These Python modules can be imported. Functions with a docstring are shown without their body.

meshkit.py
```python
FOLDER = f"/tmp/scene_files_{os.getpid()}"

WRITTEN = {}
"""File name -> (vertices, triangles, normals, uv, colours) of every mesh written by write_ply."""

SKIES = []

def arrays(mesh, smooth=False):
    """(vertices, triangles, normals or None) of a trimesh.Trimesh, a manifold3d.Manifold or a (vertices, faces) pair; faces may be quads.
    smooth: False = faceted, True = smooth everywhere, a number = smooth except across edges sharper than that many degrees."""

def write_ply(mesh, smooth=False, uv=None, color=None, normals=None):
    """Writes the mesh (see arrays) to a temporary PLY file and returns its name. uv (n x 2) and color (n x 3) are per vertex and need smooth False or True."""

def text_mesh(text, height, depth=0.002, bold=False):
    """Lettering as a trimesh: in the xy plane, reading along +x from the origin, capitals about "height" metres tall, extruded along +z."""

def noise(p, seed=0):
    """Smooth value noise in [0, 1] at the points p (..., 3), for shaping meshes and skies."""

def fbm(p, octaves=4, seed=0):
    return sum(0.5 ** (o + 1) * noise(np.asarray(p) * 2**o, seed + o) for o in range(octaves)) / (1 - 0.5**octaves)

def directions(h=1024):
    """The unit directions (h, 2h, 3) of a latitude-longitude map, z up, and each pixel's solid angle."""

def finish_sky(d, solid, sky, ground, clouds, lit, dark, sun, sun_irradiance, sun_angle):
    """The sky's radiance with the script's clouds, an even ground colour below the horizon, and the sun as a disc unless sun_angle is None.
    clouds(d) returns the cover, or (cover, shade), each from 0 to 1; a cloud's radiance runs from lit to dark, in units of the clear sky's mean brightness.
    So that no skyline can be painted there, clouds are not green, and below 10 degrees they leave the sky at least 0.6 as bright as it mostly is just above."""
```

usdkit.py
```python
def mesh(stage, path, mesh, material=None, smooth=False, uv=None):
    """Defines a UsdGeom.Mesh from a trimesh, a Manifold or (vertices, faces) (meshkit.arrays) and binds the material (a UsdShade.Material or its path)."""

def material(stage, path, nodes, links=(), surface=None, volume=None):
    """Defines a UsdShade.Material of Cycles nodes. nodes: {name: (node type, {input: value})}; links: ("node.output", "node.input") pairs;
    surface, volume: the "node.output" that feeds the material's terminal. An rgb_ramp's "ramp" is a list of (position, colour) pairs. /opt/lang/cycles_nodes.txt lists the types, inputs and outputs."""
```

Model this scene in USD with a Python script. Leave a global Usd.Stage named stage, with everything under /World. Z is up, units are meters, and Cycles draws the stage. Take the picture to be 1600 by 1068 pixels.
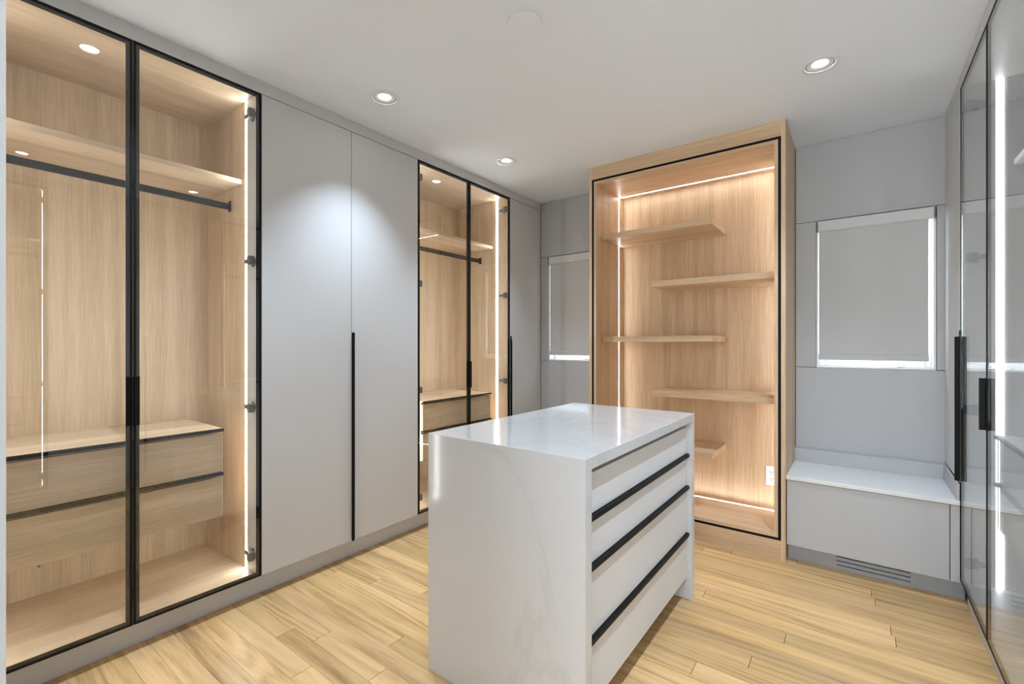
import math, random
import numpy as np, trimesh, manifold3d, usdkit
from pxr import Usd, UsdGeom, UsdLux, UsdShade, Gf, Sdf

stage = Usd.Stage.CreateInMemory()
UsdGeom.SetStageUpAxis(stage, 'Z')
UsdGeom.SetStageMetersPerUnit(stage, 1.0)
UsdGeom.Xform.Define(stage, '/World')
UsdGeom.Scope.Define(stage, '/World/Looks')

# ---------------------------------------------------------------- camera, sky, light levels
EYE, YAW, FPX = 1.24, 36.922, 720.68
cam = UsdGeom.Camera.Define(stage, '/World/camera')
cam.AddTranslateOp().Set((0, 0, EYE))
cam.AddRotateXYZOp().Set((90, 0, YAW))
cam.CreateHorizontalApertureAttr(36.0)
cam.CreateVerticalApertureAttr(36.0 * 1068 / 1600)
cam.CreateFocalLengthAttr(FPX / 1600 * 36.0)
cam.CreateVerticalApertureOffsetAttr(2.29 / 1600 * 36.0)
cam.CreateClippingRangeAttr((0.02, 100))
cam.CreateExposureAttr(1.90)

dome = UsdLux.DomeLight.Define(stage, '/World/sky')          # overcast daylight outside the two small windows
dome.CreateIntensityAttr(0.75)
dome.CreateColorAttr((0.87, 0.965, 1.06))
LENS, LED, SHELF_LED = 9.0, 10.2, 6.0                         # emission of the downlight lenses and the light strips' diffusers
BEAM, BEAM_ANGLE, BEAM_SOFT = 10000.0, 45.0, 1.0               # the downlights' beams
WARM, COOL = (0.95, 0.985, 1.02), (0.79, 0.955, 1.15)

# ---------------------------------------------------------------- the room, metres
XL, XR = -2.318, 0.387                # door planes of the wardrobes on the left and right
ZB, ZT, ZC = 0.113, 2.452, 2.514      # door bottoms, door tops, ceiling
YW, YF = 3.52, 0.05                   # back wall panelling, front wall
YS = 3.022                            # front of the oak shelf unit

# ---------------------------------------------------------------- materials
M = {}
def mat(name, nodes, links=(), surface='p.BSDF'):
    M[name] = usdkit.material(stage, '/World/Looks/' + name, nodes, links, surface=surface)
    return M[name]
def plain(name, color, rough=0.5, metal=0.0, bump=None, spec=0.5, coat=0.0):
    nodes = {'p': ('principled_bsdf', {'base_color': color, 'roughness': rough, 'metallic': metal, 'specular_ior_level': spec, 'coat_weight': coat})}
    links = []
    if bump:
        nodes |= {'g': ('geometry', {}), 'n': ('noise_texture', {'scale': bump[0], 'detail': 3.0}), 'b': ('bump', {'strength': bump[1], 'distance': 0.001})}
        links += [('g.position', 'n.vector'), ('n.fac', 'b.height'), ('b.normal', 'p.normal')]
    return mat(name, nodes, links)
def wood(name, axis, light, dark, rough=0.42, scale=1.0, offset=(0, 0, 0), contrast=1.0, spec=0.35, long=0.035, cathedral=0.0):
    """veneer or plank: long soft bands and fine pores, drawn out along one axis"""
    s = [1.0, 1.0, 1.0]; s['xyz'.index(axis)] = long
    mid = tuple((a + b) / 2 for a, b in zip(light, dark))
    nodes = {'g': ('geometry', {}),
             'm': ('mapping', {'scale': tuple(s), 'location': offset}),
             'n1': ('noise_texture', {'scale': 13.0 * scale, 'detail': 3.0, 'roughness': 0.55, 'distortion': 0.5 + cathedral}),
             'n2': ('noise_texture', {'scale': 150.0 * scale, 'detail': 3.0, 'roughness': 0.65, 'distortion': 0.2}),
             'x': ('mix_float', {'fac': 0.45}),
             'r': ('rgb_ramp', {'ramp': [(0.5 - 0.16 / contrast, dark), (0.5, mid), (0.5 + 0.14 / contrast, light)]}),
             'b': ('bump', {'strength': 0.10, 'distance': 0.0006}),
             'p': ('principled_bsdf', {'roughness': rough, 'specular_ior_level': spec})}
    return mat(name, nodes, [('g.position', 'm.vector'), ('m.vector', 'n1.vector'), ('m.vector', 'n2.vector'), ('n1.fac', 'x.a'), ('n2.fac', 'x.b'),
                             ('x.result', 'r.fac'), ('r.color', 'p.base_color'), ('n2.fac', 'b.height'), ('b.normal', 'p.normal')])

def plank_wood(name, light, dark, offset, k):
    """flat-sawn oak: arched growth rings, fine pores and brown streaks along the plank (x)"""
    mid = tuple(0.55 * a + 0.45 * b for a, b in zip(light, dark)); deep = tuple(0.62 * c for c in dark)
    nodes = {'g': ('geometry', {}),
             'm': ('mapping', {'scale': (0.065, 1.0, 1.0), 'location': offset}),
             'c': ('noise_texture', {'scale': [4.5, 6.0, 3.4, 5.2][k % 4], 'detail': 1.6, 'roughness': 0.4, 'distortion': 0.35}),
             'q': ('math', {'math_type': 'multiply', 'value2': [95.0, 70.0, 120.0, 60.0][k % 4]}), 'w': ('math', {'math_type': 'sine'}), 'h': ('math', {'math_type': 'multiply_add', 'value2': 0.5, 'value3': 0.5}),
             'n1': ('noise_texture', {'scale': 10.0, 'detail': 3.0, 'roughness': 0.6, 'distortion': 0.8}),
             'n2': ('noise_texture', {'scale': 130.0, 'detail': 3.0, 'roughness': 0.7}),
             'x1': ('mix_float', {'fac': 0.16}), 'x2': ('mix_float', {'fac': 0.30}),
             'r': ('rgb_ramp', {'ramp': [(0.27, deep), (0.39, dark), (0.48, mid), (0.60, light)]}),
             'b': ('bump', {'strength': 0.10, 'distance': 0.0006}),
             'p': ('principled_bsdf', {'roughness': 0.36, 'specular_ior_level': 0.4})}
    return mat(name, nodes, [('g.position', 'm.vector'), ('m.vector', 'c.vector'), ('c.fac', 'q.value1'), ('q.value', 'w.value1'), ('w.value', 'h.value1'), ('m.vector', 'n1.vector'), ('m.vector', 'n2.vector'), ('n1.fac', 'x1.a'), ('h.value', 'x1.b'),
                             ('x1.result', 'x2.a'), ('n2.fac', 'x2.b'), ('x2.result', 'r.fac'), ('r.color', 'p.base_color'), ('n2.fac', 'b.height'), ('b.normal', 'p.normal')])

plain('ceiling_paint', (0.86, 0.91, 0.965), 0.8, spec=0.2)
plain('wall_paint', (0.62, 0.62, 0.617), 0.6, spec=0.3)
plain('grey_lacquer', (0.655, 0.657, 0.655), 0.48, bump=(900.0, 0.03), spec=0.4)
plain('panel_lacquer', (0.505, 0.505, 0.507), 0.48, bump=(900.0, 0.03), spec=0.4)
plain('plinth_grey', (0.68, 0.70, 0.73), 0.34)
plain('bench_plinth_dim', (0.39, 0.40, 0.42), 0.34)  # plinth grey darkened to hold the weaker light on the bench plinth
plain('bench_white', (0.79, 0.785, 0.78), 0.35)
plain('black_metal', (0.007, 0.007, 0.007), 0.5, spec=0.16)
plain('black_frame', (0.008, 0.008, 0.0083), 0.5, spec=0.18)
plain('dark_gap', (0.01, 0.01, 0.01), 0.8)
plain('white_plastic', (0.82, 0.82, 0.82), 0.35)
plain('white_vinyl', (0.86, 0.86, 0.86), 0.3)
plain('hinge_metal', (0.13, 0.13, 0.13), 0.35, metal=0.2)
plain('chrome', (0.6, 0.6, 0.62), 0.2, metal=1.0)
plain('socket_dark', (0.03, 0.03, 0.03), 0.5)
plain('drawer_grey', (0.76, 0.765, 0.77), 0.42, spec=0.35)
plain('blind_cassette', (0.70, 0.70, 0.697), 0.6)
plain('end_grey', (0.10, 0.10, 0.10), 0.5)
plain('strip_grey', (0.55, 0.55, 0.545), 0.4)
OL, OD = (0.73, 0.565, 0.385), (0.55, 0.41, 0.262)
SL, SD = (0.73, 0.525, 0.335), (0.555, 0.375, 0.222)              # the shelf unit's oak is warmer
wood('oak_vertical', 'z', OL, OD, contrast=1.5)
wood('oak_along_y', 'y', OL, OD, contrast=1.4)
wood('oak_along_x', 'x', OL, OD, contrast=1.4)
wood('oak_deep', 'x', OL, OD, offset=(3, 1, 2))
wood('shelf_oak_vertical', 'z', SL, SD, contrast=1.5)
wood('shelf_oak_along_x', 'x', SL, SD, contrast=1.4)
GL, GD = (0.60, 0.595, 0.585), (0.45, 0.445, 0.435)
wood('grey_oak_vertical', 'z', GL, GD)
wood('grey_oak_along_y', 'y', GL, GD)
wood('grey_oak_along_x', 'x', GL, GD, offset=(3, 1, 2))
rng = random.Random(7)
PLANKS = []
for i in range(16):
    t = [0.94, 1.03, 1.1, 0.86, 1.0, 1.12, 0.9, 1.05, 0.97, 1.14, 0.82, 1.06, 1.0, 0.92, 1.08, 0.78][i]
    w = [1.0, 0.96, 1.03, 0.93][i % 4]
    li = (0.75 * t, 0.495 * t, 0.235 * t * w); da = (0.51 * t, 0.31 * t, 0.135 * t * w)
    n = 'floor_oak_%02d' % (i + 1)
    plank_wood(n, li, da, (rng.uniform(-9, 9), rng.uniform(-9, 9), rng.uniform(-9, 9)), i)
    PLANKS.append(n)
plain('floor_seam', (0.10, 0.06, 0.03), 0.8)

# quartz with faint grey veins
mat('quartz', {'g': ('geometry', {}), 'm': ('mapping', {'rotation': (0.3, -0.75, 0.4), 'scale': (1.0, 1.0, 0.32)}),
               'n': ('noise_texture', {'scale': 2.3, 'detail': 5.0, 'roughness': 0.55, 'distortion': 0.7}),
               's': ('math', {'math_type': 'subtract', 'value2': 0.5}), 'a': ('math', {'math_type': 'absolute'}),
               'r': ('rgb_ramp', {'ramp': [(0.0, (0.605, 0.605, 0.605)), (0.005, (0.632, 0.632, 0.63)), (0.022, (0.658, 0.658, 0.655)), (0.12, (0.667, 0.666, 0.663))]}),
               'p': ('principled_bsdf', {'roughness': 0.09, 'specular_ior_level': 0.5})},
    [('g.position', 'm.vector'), ('m.vector', 'n.vector'), ('n.fac', 's.value1'), ('s.value', 'a.value1'), ('a.value', 'r.fac'), ('r.color', 'p.base_color')])

# a pane: mirror-like by Fresnel, otherwise clear. The IOR is inverted on back faces, so that both sides of the pane act as the outside of glass.
def pane(name, tint, ior=1.52):
    mat(name, {'g': ('geometry', {}), 'i': ('math', {'math_type': 'multiply_add', 'value2': 1 / ior - ior, 'value3': ior}), 'f': ('fresnel', {}),
               't': ('transparent_bsdf', {'color': tint}), 'o': ('glossy_bsdf', {'color': (0.97, 0.97, 0.97), 'roughness': 0.0, 'distribution': 'ggx'}), 'x': ('mix_closure', {})},
        [('g.backfacing', 'i.value1'), ('i.value', 'f.IOR'), ('f.fac', 'x.fac'), ('t.BSDF', 'x.closure1'), ('o.BSDF', 'x.closure2')], surface='x.closure')
pane('glass', (0.976, 0.979, 0.975), 1.56)
mat('blind_fabric', {'g': ('geometry', {}), 'n': ('noise_texture', {'scale': 700.0, 'detail': 2.0}), 'b': ('bump', {'strength': 0.08, 'distance': 0.0005}),
                     'p': ('principled_bsdf', {'base_color': (0.60, 0.60, 0.597), 'roughness': 0.85, 'specular_ior_level': 0.2})},
    [('g.position', 'n.vector'), ('n.fac', 'b.height'), ('b.normal', 'p.normal')])
def lamp(name, color, strength):
    mat(name, {'e': ('emission', {'color': color, 'strength': strength})}, surface='e.emission')
lamp('lens_light', (0.97, 0.99, 1.0), LENS)
lamp('led_light', WARM, LED)
lamp('shelf_led_light', WARM, SHELF_LED)
lamp('led_cool', (0.95, 0.985, 1.02), 0.5 * LED)

# ---------------------------------------------------------------- helpers
def bx(x0, x1, y0, y1, z0, z1, bev=0.0):
    """box, with chamfered edges if bev > 0"""
    (x0, x1), (y0, y1), (z0, z1) = sorted((x0, x1)), sorted((y0, y1)), sorted((z0, z1))
    bev = min(bev, 0.45 * min(x1 - x0, y1 - y0, z1 - z0))
    if bev <= 0:
        m = trimesh.creation.box((x1 - x0, y1 - y0, z1 - z0)); m.apply_translation(((x0 + x1) / 2, (y0 + y1) / 2, (z0 + z1) / 2)); return m
    P = []
    for x, sx in ((x0, 1), (x1, -1)):
        for y, sy in ((y0, 1), (y1, -1)):
            for z, sz in ((z0, 1), (z1, -1)):
                P += [(x, y + sy * bev, z + sz * bev), (x + sx * bev, y, z + sz * bev), (x + sx * bev, y + sy * bev, z)]
    m = manifold3d.Manifold.hull_points(np.array(P)).to_mesh()
    return trimesh.Trimesh(np.array(m.vert_properties[:, :3], float), np.array(m.tri_verts), process=False)
def join(*ms):
    return trimesh.util.concatenate([m for m in ms])
def lathe(profile, n=40, at=(0, 0, 0)):
    m = trimesh.creation.revolve(np.array(profile, float), sections=n); m.apply_translation(at); return m
def rod(p, q, r, n=14):
    return trimesh.creation.cylinder(radius=r, segment=np.array([p, q], float), sections=n)

USED = {}
def path_of(name, parent):
    base = (str(parent.GetPath()) if parent else '/World') + '/' + name
    k = USED.get(base, 0); USED[base] = k + 1
    return base + ('_%03d' % k if k else '')
ORIGIN = {}
def tag(p, label=None, cat=None, group=None, kind=None):
    for k, v in (('label', label), ('category', cat), ('group', group), ('kind', kind)):
        if v: p.SetCustomDataByKey(k, v)
    return p
def thing(name, label, cat, base, group=None, kind=None):
    x = UsdGeom.Xform.Define(stage, path_of(name, None)); x.AddTranslateOp().Set(tuple(map(float, base)))
    p = x.GetPrim(); ORIGIN[str(p.GetPath())] = np.array(base, float)
    return tag(p, label, cat, group, kind)
def part(name, mesh, material, parent=None, label=None, smooth=False, kind=None):
    """one Mesh prim; mesh is given in world coordinates"""
    o = np.zeros(3)
    if parent:
        o = ORIGIN.get('/'.join(str(parent.GetPath()).split('/')[:3]), o)
    if not isinstance(mesh, trimesh.Trimesh):
        a = mesh.to_mesh(); mesh = trimesh.Trimesh(np.array(a.vert_properties[:, :3], float), np.array(a.tri_verts), process=False)
    mesh = mesh.copy(); mesh.apply_translation(-o)
    g = usdkit.mesh(stage, path_of(name, parent), mesh, M[material], smooth=smooth).GetPrim()
    return tag(g, label, kind=kind)
def struct(name, mesh, material, label, parent=None):
    return tag(part(name, mesh, material), label, kind='structure')

# ---------------------------------------------------------------- floor: subfloor and single oak planks across the room
floor = struct('floor', bx(-2.95, 1.55, -2.65, 3.80, -0.05, -0.0135), 'floor_seam', 'honey coloured oak strip floor with dark open end joints')
rng = random.Random(23)
PW, GAP = 0.083, 0.0006
y, row, last = YF - 0.09, 0, -1
while y < 3.13:
    x = -2.44 - rng.uniform(0, 0.9)
    while x < 0.50:
        L = rng.choice([0.4, 0.7, 0.95, 1.15, 1.4, 1.7]) * rng.uniform(0.9, 1.15)
        a, b = max(x, -2.44), min(x + L, 0.50)
        if b - a > 0.04:
            k = rng.randrange(16)
            if k == last: k = (k + 5) % 16
            last = k
            part('plank', bx(a + 0.0009, b - 0.0009, y + GAP / 2, y + PW - GAP / 2, -0.0132, rng.uniform(-0.0002, 0.0), 0.0004), PLANKS[k], floor)
        x += L
    y += PW; row += 1
part('hall_boards', bx(-1.82, 1.42, -2.5, YF - 0.092, -0.0132, 0.0), 'floor_oak_05', floor)

# ---------------------------------------------------------------- ceiling with holes for the downlights
LAMPS = [(-1.968, 0.50), (-0.141, 0.50), (-1.968, 1.518), (-0.141, 1.50), (-1.972, 2.557), (-0.141, 2.532)]
cm = manifold3d.Manifold.cube((4.6, 6.5, 0.12)).translate((-3.0, -2.65, ZC))
for lx, ly in LAMPS:
    cm -= manifold3d.Manifold.cylinder(0.1, 0.060, 0.060, 48).translate((lx, ly, ZC - 0.02))
struct('ceiling', cm, 'ceiling_paint', 'smooth white painted ceiling with recessed downlights')

# ---------------------------------------------------------------- walls
struct('wall_left', bx(-3.0, -2.935, -0.1, 3.56, 0, ZC), 'wall_paint', 'wall hidden behind the left wardrobes')
struct('wall_right', bx(1.01, 1.08, -0.1, 3.56, 0, ZC), 'wall_paint', 'wall hidden behind the right wardrobes')
fw = join(bx(-2.95, -0.526, YF - 0.13, YF, 0, ZC), bx(0.40, 1.05, YF - 0.13, YF, 0, ZC), bx(-0.526, 0.40, YF - 0.13, YF, 2.36, ZC))
struct('wall_front', fw, 'wall_paint', 'grey wall with the doorway beside the camera, its edge at the left of the picture')
# unseen room added behind the doorway; its wide window is there for fill light
HW = YF - 0.131
hall = join(bx(-1.90, -1.82, -2.6, HW, 0, ZC), bx(1.42, 1.50, -2.6, HW, 0, ZC), bx(-1.82, 1.42, -2.6, -2.5, 0, 0.35), bx(-1.82, 1.42, -2.6, -2.5, 2.30, ZC), bx(-1.82, -1.05, -2.6, -2.5, 0.35, 2.30), bx(0.70, 1.42, -2.6, -2.5, 0.35, 2.30), bx(1.06, 1.42, HW, HW + 0.06, 0, ZC))
struct('wall_added_hall', hall, 'wall_paint', 'added unseen room behind the doorway, pale walls and a wide window opening for fill light')

W1, W2, WZ = (-2.230, -1.665), (-0.215, 0.350), (1.088, 2.019)
wb = manifold3d.Manifold.cube((3.98, 0.22, ZC)).translate((-2.935, YW + 0.018, 0))
for a, b in (W1, W2):
    wb -= manifold3d.Manifold.cube((b - a, 0.5, WZ[1] - WZ[0])).translate((a, YW - 0.1, WZ[0]))
back = struct('wall_back', wb, 'dark_gap', 'back wall clad in flat light grey panels with fine seams around the windows')
g = 0.0016
def back_panel(x0, x1, z0, z1):
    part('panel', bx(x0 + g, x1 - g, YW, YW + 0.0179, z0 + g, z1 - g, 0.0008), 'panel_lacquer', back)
for (a, b), (l, r) in ((W1, (XL + 0.002, -1.568)), (W2, (-0.3295, XR + 0.02))):
    back_panel(l, r, WZ[1], ZC); back_panel(l, a - 0.001, WZ[0], WZ[1]); back_panel(b + 0.001, r, WZ[0], WZ[1]); back_panel(l, r, 0.0, WZ[0])

# ---------------------------------------------------------------- windows: recess lining, vinyl frame, sash, glass, crank
def window(k, a, b, label):
    z0, z1 = WZ
    w = thing('window_%d' % k, label, None, ((a + b) / 2, YW + 0.1, z0), kind='structure')
    t = 0.010
    part('lining', join(bx(a, a + t, YW - 0.001, YW + 0.16, z0, z1), bx(b - t, b, YW - 0.001, YW + 0.16, z0, z1), bx(a + t, b - t, YW - 0.001, YW + 0.16, z0, z0 + t), bx(a + t, b - t, YW + 0.056, YW + 0.16, z1 - t, z1)), 'white_vinyl', w)
    def ring(o, wd, y0, y1, bev=0.003):
        A, B, C, D = a + t + o, b - t - o, z0 + t + o, z1 - t - o
        return join(bx(A, A + wd, y0, y1, C, D, bev), bx(B - wd, B, y0, y1, C, D, bev), bx(A + wd, B - wd, y0, y1, C, C + wd, bev), bx(A + wd, B - wd, y0, y1, D - wd, D, bev))
    fr = part('frame', ring(0, 0.028, YW + 0.075, YW + 0.15), 'white_vinyl', w)
    part('sash', ring(0.028, 0.034, YW + 0.088, YW + 0.14), 'white_vinyl', w)
    A, B, C, D = a + t + 0.06, b - t - 0.06, z0 + t + 0.06, z1 - t - 0.06
    part('pane', bx(A, B, YW + 0.112, YW + 0.118, C, D), 'glass', w)
    cx, cz = b - 0.150, z0 + t
    cr = part('crank_handle', join(bx(cx - 0.012, cx + 0.012, YW + 0.045, YW + 0.075, cz + 0.004, cz + 0.034, 0.004), rod((cx, YW + 0.05, cz + 0.02), (cx, YW + 0.030, cz + 0.008), 0.005), bx(cx - 0.082, cx + 0.02, YW + 0.022, YW + 0.034, cz + 0.002, cz + 0.010, 0.003)), 'chrome', w)
window(1, *W1, 'small white window half hidden by the oak shelf unit')
window(2, *W2, 'small white window above the grey bench')

def blind(a, b, label):
    z0, z1 = WZ
    t = thing('roller_blind', label, 'blind', ((a + b) / 2, YW, z1), 'roller blinds in the two windows')
    c = part('cassette', bx(a + 0.0065, b - 0.0065, YW - 0.022, YW + 0.050, z1 - 0.074, z1 - 0.006, 0.006), 'blind_cassette', t)
    part('shaded_end_cap', bx(a + 0.0025, a + 0.0063, YW - 0.021, YW + 0.048, z1 - 0.073, z1 - 0.007), 'end_grey', t)  # ends coloured dark to draw the shaded gap beside the cassette
    part('shaded_end_cap', bx(b - 0.0063, b - 0.0025, YW - 0.021, YW + 0.048, z1 - 0.073, z1 - 0.007), 'end_grey', t)
    part('fabric', bx(a + 0.014, b - 0.033, YW - 0.004, YW - 0.0025, z0 + 0.085, z1 - 0.073), 'blind_fabric', t)
    part('bottom_bar', bx(a + 0.012, b - 0.031, YW - 0.011, YW + 0.004, z0 + 0.050, z0 + 0.086, 0.004), 'blind_fabric', t)
    ch = [rod((b - 0.020 + dx, YW + 0.01, z1 - 0.075), (b - 0.020 + dx, YW + 0.012, z0 + 0.30), 0.0014, 6) for dx in (0.0, 0.008)]
    part('chain', join(*ch), 'white_plastic', t)
blind(*W1, 'grey roller blind in the window left of the oak shelf unit')
blind(*W2, 'grey roller blind in the window above the bench')

# ---------------------------------------------------------------- wardrobes. d runs from the door plane into the cabinet
D = 0.602                                                       # inner depth of the cabinets
class Side:
    def __init__(s, x, sign, back, horizontal, deep, led):
        s.x, s.sg, s.vert, s.hor, s.deep, s.led = x, sign, back, horizontal, deep, led
    def b(s, d0, d1, y0, y1, z0, z1, bev=0.0):
        return bx(s.x + s.sg * d0, s.x + s.sg * d1, y0, y1, z0, z1, bev)
    def p(s, d, y, z):
        return (s.x + s.sg * d, y, z)
LEFT = Side(XL, -1, 'oak_vertical', 'oak_along_y', 'oak_deep', 'led_light')
RIGHT = Side(XR, 1, 'grey_oak_vertical', 'grey_oak_along_y', 'grey_oak_along_x', 'led_cool')
FT = 0.022                                                      # door thickness

def edge_pull(S, yedge, out, z0, z1, fin=0.020, late=0.030):
    """a black L shaped pull: plate on the door face beside its edge, lip standing out from the plate; out = +1 if the door lies at larger y"""
    a, b = sorted((yedge, yedge + out * 0.020)); c, d = sorted((yedge, yedge + out * 0.004))
    return join(S.b(-0.0025, -0.0001, a, b, z0, z1, 0.0006), S.b(-fin, -0.0026, c, d, z0, z1 - late, 0.0008))

def glass_door(S, t, y0, y1, handle_at, hinge_at, grey_strip=False):
    y0, y1 = y0 + 0.0012, y1 - 0.0012
    lip, fl = 0.0085, 0.0120
    def ring(o, w, d0, d1, bev):
        A, B, C, E = y0 + o, y1 - o, ZB + 0.001 + o, ZT - 0.001 - o
        return join(S.b(d0, d1, A, A + w, C, E, bev), S.b(d0, d1, B - w, B, C, E, bev), S.b(d0, d1, A + w, B - w, C, C + w, bev), S.b(d0, d1, A + w, B - w, E - w, E, bev))
    fr = part('door_frame', join(ring(0, lip, 0.0, 0.0095, 0.0006), ring(lip, fl, 0.0056, 0.0095, 0.0)), 'black_frame', t)
    part('glass_pane', S.b(0.0012, 0.0052, y0 + lip + 0.0004, y1 - lip - 0.0004, ZB + lip + 0.0014, ZT - lip - 0.0014), 'glass', fr)
    e, out = (y1, -1) if handle_at == 'far' else (y0, 1)
    part('handle', edge_pull(S, e, out, 0.912, 1.108, late=0.0), 'black_metal', fr)
    if hinge_at:
        w, s = (hinge_at, -1) if hinge_at > (y0 + y1) / 2 else (hinge_at, 1)
        for z in (0.215, 0.93, 1.64, 2.35):
            h = join(S.b(0.030, 0.100, w, w + s * 0.004, z - 0.008, z + 0.008, 0.001),                              # mounting plate on the side panel
                     S.b(0.040, 0.056, w, w + s * 0.005, z - 0.026, z + 0.026, 0.001),
                     S.b(0.014, 0.092, w + s * 0.004, w + s * 0.022, z - 0.010, z + 0.011, 0.003),         # arm
                     S.b(0.0097, 0.036, w + s * 0.008, w + s * 0.036, z - 0.022, z + 0.022, 0.004))        # hinge knuckle on the frame
            part('hinge', h, 'hinge_metal', fr)

def glass_wardrobe(S, y0, ym, y1, label, strip):
    """two framed glass doors before an open interior: shelf, rail, floating drawer pair, a light strip on each side panel"""
    t = thing('glass_wardrobe', label, 'wardrobe', S.p(D / 2, (y0 + y1) / 2, 0.0))
    q = 0.016                                                   # half wall between two cabinets
    i0, i1 = y0 + q, y1 - q
    part('side_panel', S.b(0.0115, D + 0.008, y0 + 0.0005, i0, ZB + 0.001, ZT - 0.001), S.vert, t)
    part('side_panel', S.b(0.0115, D + 0.008, i1, y1 - 0.0005, ZB + 0.001, ZT - 0.001), S.vert, t)
    part('top_panel', S.b(0.0115, D + 0.008, i0, i1, 2.4475, ZT - 0.001), S.hor, t)
    part('bottom_panel', S.b(0.0115, D + 0.008, i0, i1, ZB + 0.001, 0.120), S.hor, t)
    part('back_panel', S.b(D, D + 0.008, i0, i1, 0.120, 2.4475), S.vert, t)
    part('shelf', S.b(0.172, D - 0.0005, i0, i1, 2.042, 2.0665, 0.0012), S.hor, t)
    r = part('hanging_rail', S.b(0.305, 0.320, i0 + 0.004, i1 - 0.004, 1.938, 1.970, 0.004), 'black_metal', t)
    for a, b in ((i0, i0 + 0.0042), (i1 - 0.0042, i1)):
        part('bracket', S.b(0.298, 0.327, a, b, 1.928, 1.984, 0.0015), 'black_metal', r)
    d0, d1, f = i0 + 0.118, i1 - 0.118, 0.100                  # floating drawers
    body = part('drawer_case', S.b(f + 0.020, D - 0.0005, d0, d1, 0.420, 0.8260), S.vert, t)
    part('drawer_top', S.b(f + 0.002, D - 0.0005, d0, d1, 0.8262, 0.8385, 0.0008), S.hor, body)
    for z0, z1 in ((0.421, 0.617), (0.632, 0.824)):
        dr = part('drawer_front', S.b(f + 0.001, f + 0.0198, d0, d1, z0, z1 - 0.010, 0.0008), S.hor, body)
    part('edge_pull', S.b(f - 0.011, f + 0.0018, d0 - 0.003, d1 + 0.003, 0.8240, 0.8370, 0.001), 'black_metal', body)
    part('edge_pull', S.b(f - 0.011, f + 0.018, d0 - 0.003, d1 + 0.003, 0.6175, 0.6300, 0.001), 'black_metal', body)
    part('light_strip', S.b(0.116, 0.135, i0 - 0.004, i0 + 0.0015, 0.1205, 2.447), S.led, t)
    part('light_strip', S.b(0.116, 0.135, i1 - 0.0015, i1 + 0.004, 0.1205, 2.447), S.led, t)
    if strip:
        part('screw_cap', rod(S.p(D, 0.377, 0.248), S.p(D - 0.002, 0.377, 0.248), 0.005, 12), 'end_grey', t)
        part('pale_strip', S.b(0.0116, 0.108, i1 - 0.0012, i1 - 0.0001, 0.1205, 2.447), 'strip_grey', t, label='pale grey strip beside the hinges')  # thin pale grey facing on the oak side panel, nearest left wardrobe only
    glass_door(S, t, y0, ym, 'far', i0 + 0.0001)
    glass_door(S, t, ym, y1, 'near', i1 - (0.0013 if strip else 0.0001))
    return t

def solid_wardrobe(S, splits, label, handles, z0=ZB, name='tall_wardrobe'):
    """flat grey doors; handles: (split, which door carries the pull)"""
    y0, y1 = splits[0], splits[-1]
    t = thing(name, label, 'wardrobe', S.p(D / 2, (y0 + y1) / 2, 0.0))
    part('carcass', S.b(0.0235, D + 0.008, y0 + 0.0008, y1 - 0.0008, z0 + 0.001, ZT - 0.001), 'dark_gap', t)
    for i in range(len(splits) - 1):
        a, b = splits[i] + 0.0014, splits[i + 1] - 0.0014
        d = part('door', S.b(0.0, FT, a, b, z0 + 0.0005, ZT - 0.0025, 0.0010), 'grey_lacquer', t)
        for k, zz0, zz1 in handles:
            if k == i:
                part('handle', edge_pull(S, a, 1, zz0, zz1), 'black_metal', d)
    return t

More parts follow.
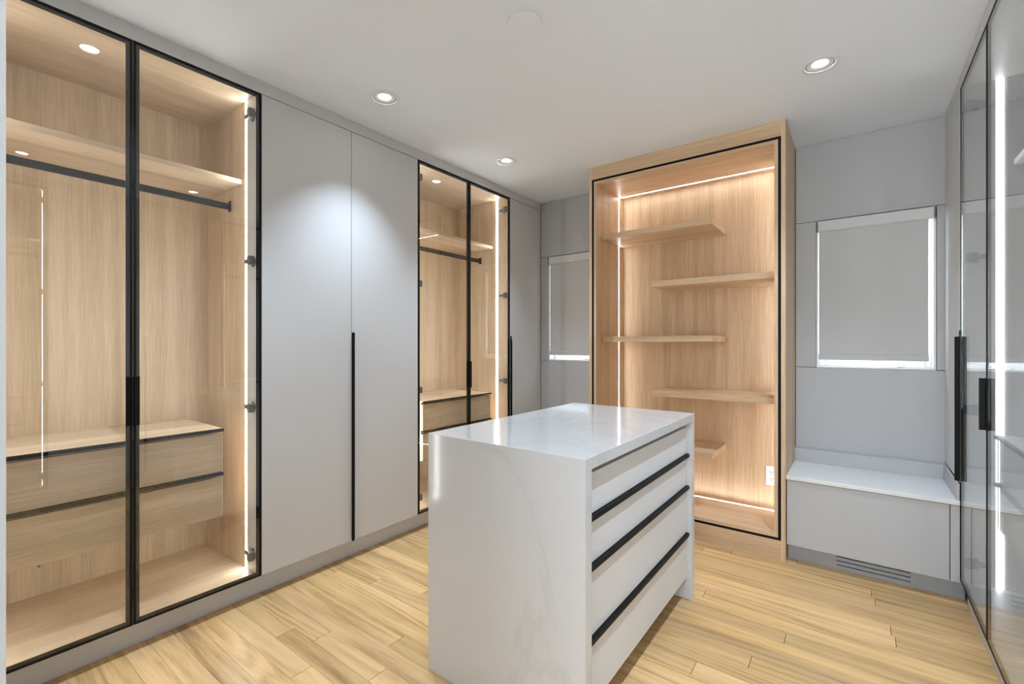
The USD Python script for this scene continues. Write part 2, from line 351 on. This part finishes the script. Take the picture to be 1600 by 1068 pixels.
YL = [0.067, 0.564, 1.060, 1.557, 2.054, 2.556, 3.058, 3.490]
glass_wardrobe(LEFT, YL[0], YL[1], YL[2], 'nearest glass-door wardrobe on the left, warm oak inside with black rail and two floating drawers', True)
solid_wardrobe(LEFT, YL[2:5], 'light grey two-door wardrobe between the two glass ones, one long black handle', [(1, 0.114, 1.303)])
glass_wardrobe(LEFT, YL[4], YL[5], YL[6], 'narrow-looking glass-door wardrobe behind the white island, warm oak inside', False)
solid_wardrobe(LEFT, YL[6:8], 'single grey wardrobe door in the far left corner beside the small window', [(0, 0.114, 1.303)])
YR = [0.070, 0.62, 1.915, 2.475, 3.036, 3.500]
glass_wardrobe(RIGHT, 1.915, 2.475, 3.036, 'glass-door wardrobe at the right edge, grey wood inside with a bright vertical light', False)
solid_wardrobe(RIGHT, [3.036, 3.500], 'narrow grey wardrobe door above the right end of the bench, long black handle', [(0, 0.585, 1.303)], z0=0.575)
solid_wardrobe(RIGHT, [0.70, 1.30, 1.915], 'grey two-door wardrobe on the right, nearer than the glass doors and out of the frame', [(1, 0.114, 1.303)])
glass_wardrobe(RIGHT, 0.070, 0.385, 0.70, 'glass wardrobe beside the doorway, out of the frame and mirrored in the left glass doors', False)

# plinths, ceiling fillers and end fillers of the wardrobe runs
struct('trim_1', LEFT.b(0.063, 0.085, YF + 0.001, YW - 0.001, 0.0005, ZB - 0.001), 'plinth_grey', 'grey recessed plinth under the left wardrobes')
struct('trim_2', LEFT.b(0.0, 0.60, YF + 0.001, YW - 0.001, ZT + 0.0005, ZC - 0.0005), 'grey_lacquer', 'grey filler between the left wardrobes and the ceiling')
struct('trim_3', LEFT.b(0.0, 0.30, YL[7] + 0.001, YW - 0.001, ZB, ZT), 'grey_lacquer', 'narrow grey filler in the far left corner')
struct('trim_4', RIGHT.b(0.025, 0.047, YF + 0.001, 3.035, 0.0005, ZB - 0.001), 'plinth_grey', 'grey recessed plinth under the right wardrobes')
struct('trim_5', RIGHT.b(0.0, 0.60, YF + 0.001, YW - 0.001, ZT + 0.0005, ZC - 0.0005), 'grey_lacquer', 'grey filler between the right wardrobes and the ceiling')
struct('trim_6', RIGHT.b(0.0, 0.30, 3.501, YW - 0.001, 0.575, ZT), 'grey_lacquer', 'narrow grey filler in the far right corner')

# ---------------------------------------------------------------- oak shelf unit with black inlay and staggered shelves
su = thing('shelf_unit', 'tall oak display shelf unit with black inlay, staggered shelves and hidden lighting', 'shelf unit', (-0.949, 3.27, 0))
X1, X2 = -1.567, -0.331
fx1, fx2, fz1, fz2 = -1.546, -0.353, 0.1146, 2.423          # outside of the black line
ix1, ix2, iz1, iz2 = -1.5125, -0.388, 0.150, 2.388           # interior
bl = 0.0155                                                   # black line
YB_ = YW - 0.001
part('outer_side', bx(X1, fx1, YS, YB_, 0.0005, ZC - 0.0005), 'shelf_oak_vertical', su)
part('outer_side', bx(fx2, X2, YS, YB_, 0.0005, ZC - 0.0005), 'shelf_oak_vertical', su)
part('top_rail', bx(fx1, fx2, YS, YB_, fz2, ZC - 0.0005), 'shelf_oak_along_x', su)
part('base_rail', bx(fx1, fx2, YS, YB_, 0.0005, fz1), 'shelf_oak_along_x', su)
part('black_inlay', join(bx(fx1, fx1 + bl, YS + 0.002, YB_, fz1, fz2), bx(fx2 - bl, fx2, YS + 0.002, YB_, fz1, fz2), bx(fx1 + bl, fx2 - bl, YS + 0.002, YB_, fz2 - bl, fz2), bx(fx1 + bl, fx2 - bl, YS + 0.002, YB_, fz1, fz1 + bl)), 'black_metal', su)
jx1, jx2, jz1, jz2 = fx1 + bl, fx2 - bl, fz1 + bl, fz2 - bl
part('inner_side', bx(jx1, ix1, YS, YB_, jz1, jz2), 'shelf_oak_vertical', su)
part('inner_side', bx(ix2, jx2, YS, YB_, jz1, jz2), 'shelf_oak_vertical', su)
part('inner_top', bx(ix1, ix2, YS, YB_, iz2, jz2), 'shelf_oak_along_x', su)
part('inner_floor', bx(ix1, ix2, YS, YB_, jz1, iz1), 'shelf_oak_along_x', su)
part('back_panel', bx(ix1, ix2, YW - 0.016, YB_, iz1, iz2), 'shelf_oak_vertical', su)
ly0, ly1, o = 3.412, 3.426, 0.0012
part('light_strip', bx(ix1 - 0.003, ix1 + o, ly0, ly1, iz1, iz2), 'shelf_led_light', su)
part('light_strip', bx(ix2 - o, ix2 + 0.003, ly0, ly1, iz1, iz2), 'shelf_led_light', su)
part('light_strip', bx(ix1 + 0.002, ix2 - 0.002, ly0 + 0.01, ly1 + 0.01, iz2 - o, iz2 + 0.003), 'shelf_led_light', su)
part('light_strip', bx(ix1 + 0.002, ix2 - 0.002, ly0 + 0.01, ly1 + 0.01, iz1 - 0.003, iz1 + o), 'shelf_led_light', su)
for i, (z0, z1) in enumerate(((0.499, 0.537), (0.879, 0.917), (1.251, 1.291), (1.629, 1.669), (2.003, 2.043))):
    a, b = (ix1 + o, -0.747) if i % 2 == 0 else (-1.141, ix2 - o)
    part('shelf', bx(a, b, 3.119, YW - 0.0165, z0, z1, 0.0008), 'shelf_oak_along_x', su)

ot = thing('wall_outlet', 'white double power outlet low inside the oak shelf unit', 'outlet', (-0.464, YW - 0.018, 0.357))
oy = YW - 0.0162
pl = part('cover_plate', bx(-0.4987, -0.4290, oy - 0.006, oy, 0.293, 0.420, 0.002), 'white_plastic', ot)
for cz in (0.335, 0.378):
    rc = part('receptacle', bx(-0.481, -0.447, oy - 0.0075, oy - 0.0061, cz - 0.0165, cz + 0.0165, 0.0005), 'white_plastic', pl)
    part('slots', join(bx(-0.473, -0.4705, oy - 0.0080, oy - 0.0076, cz - 0.001, cz + 0.009), bx(-0.458, -0.4555, oy - 0.0080, oy - 0.0076, cz - 0.001, cz + 0.009), bx(-0.4665, -0.4615, oy - 0.0080, oy - 0.0076, cz - 0.012, cz - 0.007)), 'socket_dark', pl)

# ---------------------------------------------------------------- bench under the right window
bn = thing('window_bench', 'low light grey bench cabinet under the right window with slotted plinth', 'bench', (0.03, 3.28, 0))
part('bench_top', bx(-0.3300, 0.386, 3.028, YW - 0.001, 0.469, 0.490, 0.0015), 'bench_white', bn)
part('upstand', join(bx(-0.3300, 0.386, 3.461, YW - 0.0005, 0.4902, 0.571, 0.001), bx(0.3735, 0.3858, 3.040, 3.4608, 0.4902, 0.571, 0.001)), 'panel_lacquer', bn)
part('carcass', bx(-0.3290, 0.386, 3.060, YW - 0.002, 0.100, 0.4688), 'dark_gap', bn)
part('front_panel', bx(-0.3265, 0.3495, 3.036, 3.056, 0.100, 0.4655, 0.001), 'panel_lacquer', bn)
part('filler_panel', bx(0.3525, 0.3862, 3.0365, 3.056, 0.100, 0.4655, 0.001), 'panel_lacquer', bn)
slots = [(0.0680, 0.0735), (0.0450, 0.0505), (0.0225, 0.0280)]
va, vb, py0, py1 = -0.0972, 0.2126, 3.100, 3.116
zs = [0.0005] + [z for s in reversed(slots) for z in s] + [0.0995]
pm = [bx(-0.3265, va, py0, py1, 0.0005, 0.0995), bx(vb, 0.4115, py0, py1, 0.0005, 0.0995)] + [bx(va, vb, py0, py1, zs[k], zs[k + 1]) for k in range(0, len(zs), 2)]
pt = part('plinth', join(*pm), 'bench_plinth_dim', bn)
part('vent_back', bx(va - 0.02, vb + 0.02, py1 + 0.008, py1 + 0.012, 0.001, 0.098), 'dark_gap', pt)

# ---------------------------------------------------------------- island
IX1, IX2, IY1, IY2, IZ, TH = -1.312, -0.642, 1.214, 2.341, 0.899, 0.038
isl = thing('island', 'white veined quartz waterfall island with four grey drawers', 'island', ((IX1 + IX2) / 2, (IY1 + IY2) / 2, 0))
def solid(x0, x1, y0, y1, z0, z1, bev):
    m = bx(x0, x1, y0, y1, z0, z1, bev); return manifold3d.Manifold(manifold3d.Mesh(np.array(m.vertices, np.float32), np.array(m.faces, np.uint32)))
wf = solid(IX1, IX2, IY1, IY2, IZ - TH, IZ, 0.0012)
wf = wf + solid(IX1, IX2, IY1, IY1 + TH + 0.003, 0.0003, IZ - 0.004, 0.0010) + solid(IX1, IX2, IY2 - TH - 0.003, IY2, 0.0003, IZ - 0.004, 0.0010)
part('quartz_waterfall', wf, 'quartz', isl)
a, b = IY1 + TH + 0.0035, IY2 - TH - 0.0035
part('carcass', bx(IX1 + 0.05, -0.690, a, b, 0.102, IZ - TH - 0.0005), 'drawer_grey', isl)
part('back_panel', bx(IX1 + 0.028, IX1 + 0.0495, a, b, 0.102, IZ - TH - 0.0005), 'drawer_grey', isl)
part('base', bx(IX1 + 0.08, -0.740, a + 0.01, b - 0.01, 0.0003, 0.1015), 'dark_gap', isl)
for z0, z1 in ((0.104, 0.325), (0.325, 0.553), (0.553, 0.707), (0.707, 0.838)):
    top = z1 > 0.8
    d = part('drawer', bx(-0.6895, -0.667, a + 0.001, b - 0.001, z0 + 0.0015, z1 - (0.002 if top else 0.020), 0.001), 'drawer_grey', isl)
    if not top:
        part('edge_pull', join(bx(-0.6895, -0.6545, a + 0.001, b - 0.001, z1 - 0.0045, z1 - 0.0003, 0.0006), bx(-0.6575, -0.6545, a + 0.001, b - 0.001, z1 - 0.0165, z1 - 0.0046, 0.0006), bx(-0.6895, -0.6675, a + 0.001, b - 0.001, z1 - 0.0196, z1 - 0.0046)), 'black_metal', d)
part('shadow_gap', bx(-0.6898, -0.684, a + 0.001, b - 0.001, 0.8370, IZ - TH - 0.0005), 'dark_gap', isl)

# ---------------------------------------------------------------- ceiling fittings
DL = ['round ceiling downlight above the nearest glass wardrobe, seen only as a reflection in its glass',
      'round ceiling downlight by the doorway, seen only as a reflection low in the left glass',
      'round ceiling downlight left of the blank cover, nearest the grey two-door wardrobe',
      'round ceiling downlight right of the blank cover, outside the top of the picture',
      'round ceiling downlight farthest from the camera, before the far glass wardrobe',
      'round ceiling downlight at the right, between the oak shelf unit and the right glass doors']
for (lx, ly), lab in zip(LAMPS, DL):
    t = thing('ceiling_downlight', lab, 'ceiling light', (lx, ly, ZC), 'recessed ceiling downlights')
    part('trim_ring', lathe([(0.0590, 0.006), (0.0590, -0.0005), (0.0735, -0.0005), (0.0735, -0.0022), (0.0700, -0.0042), (0.0600, -0.0042), (0.0572, -0.0015), (0.0572, 0.006), (0.0590, 0.006)], 56, (lx, ly, ZC)), 'white_plastic', t, smooth=35)
    part('gimbal', lathe([(0.0535, 0.0060), (0.0530, 0.0005), (0.0490, -0.0005), (0.0330, 0.0040), (0.0305, 0.0080), (0.0305, 0.0150), (0.0595, 0.0150), (0.0595, 0.0120), (0.0535, 0.0120), (0.0535, 0.0060)], 56, (lx, ly, ZC)), 'white_plastic', t, smooth=35)
    part('lens', lathe([(0.0, 0.0060), (0.020, 0.0062), (0.0302, 0.0085), (0.0302, 0.0145), (0.0, 0.0145)], 48, (lx, ly, ZC)), 'lens_light', t, smooth=35)
    sp = UsdLux.SphereLight.Define(stage, str(t.GetPath()) + '/beam')
    sp.AddTranslateOp().Set((0.0, 0.0, -0.0020)); sp.CreateRadiusAttr(0.007); sp.CreateIntensityAttr(BEAM); sp.CreateColorAttr(COOL)
    sh = UsdLux.ShapingAPI.Apply(sp.GetPrim()); sh.CreateShapingConeAngleAttr(BEAM_ANGLE); sh.CreateShapingConeSoftnessAttr(BEAM_SOFT)
cv = part('ceiling_cover', lathe([(0.0, -0.0078), (0.064, -0.0076), (0.0672, -0.0068), (0.0680, -0.0055), (0.0680, -0.0001), (0.0, -0.0001)], 64, (-1.0575, 1.4918, ZC)), 'ceiling_paint', smooth=35)
tag(cv, 'round blank white cover plate in the middle of the ceiling', 'cover plate')
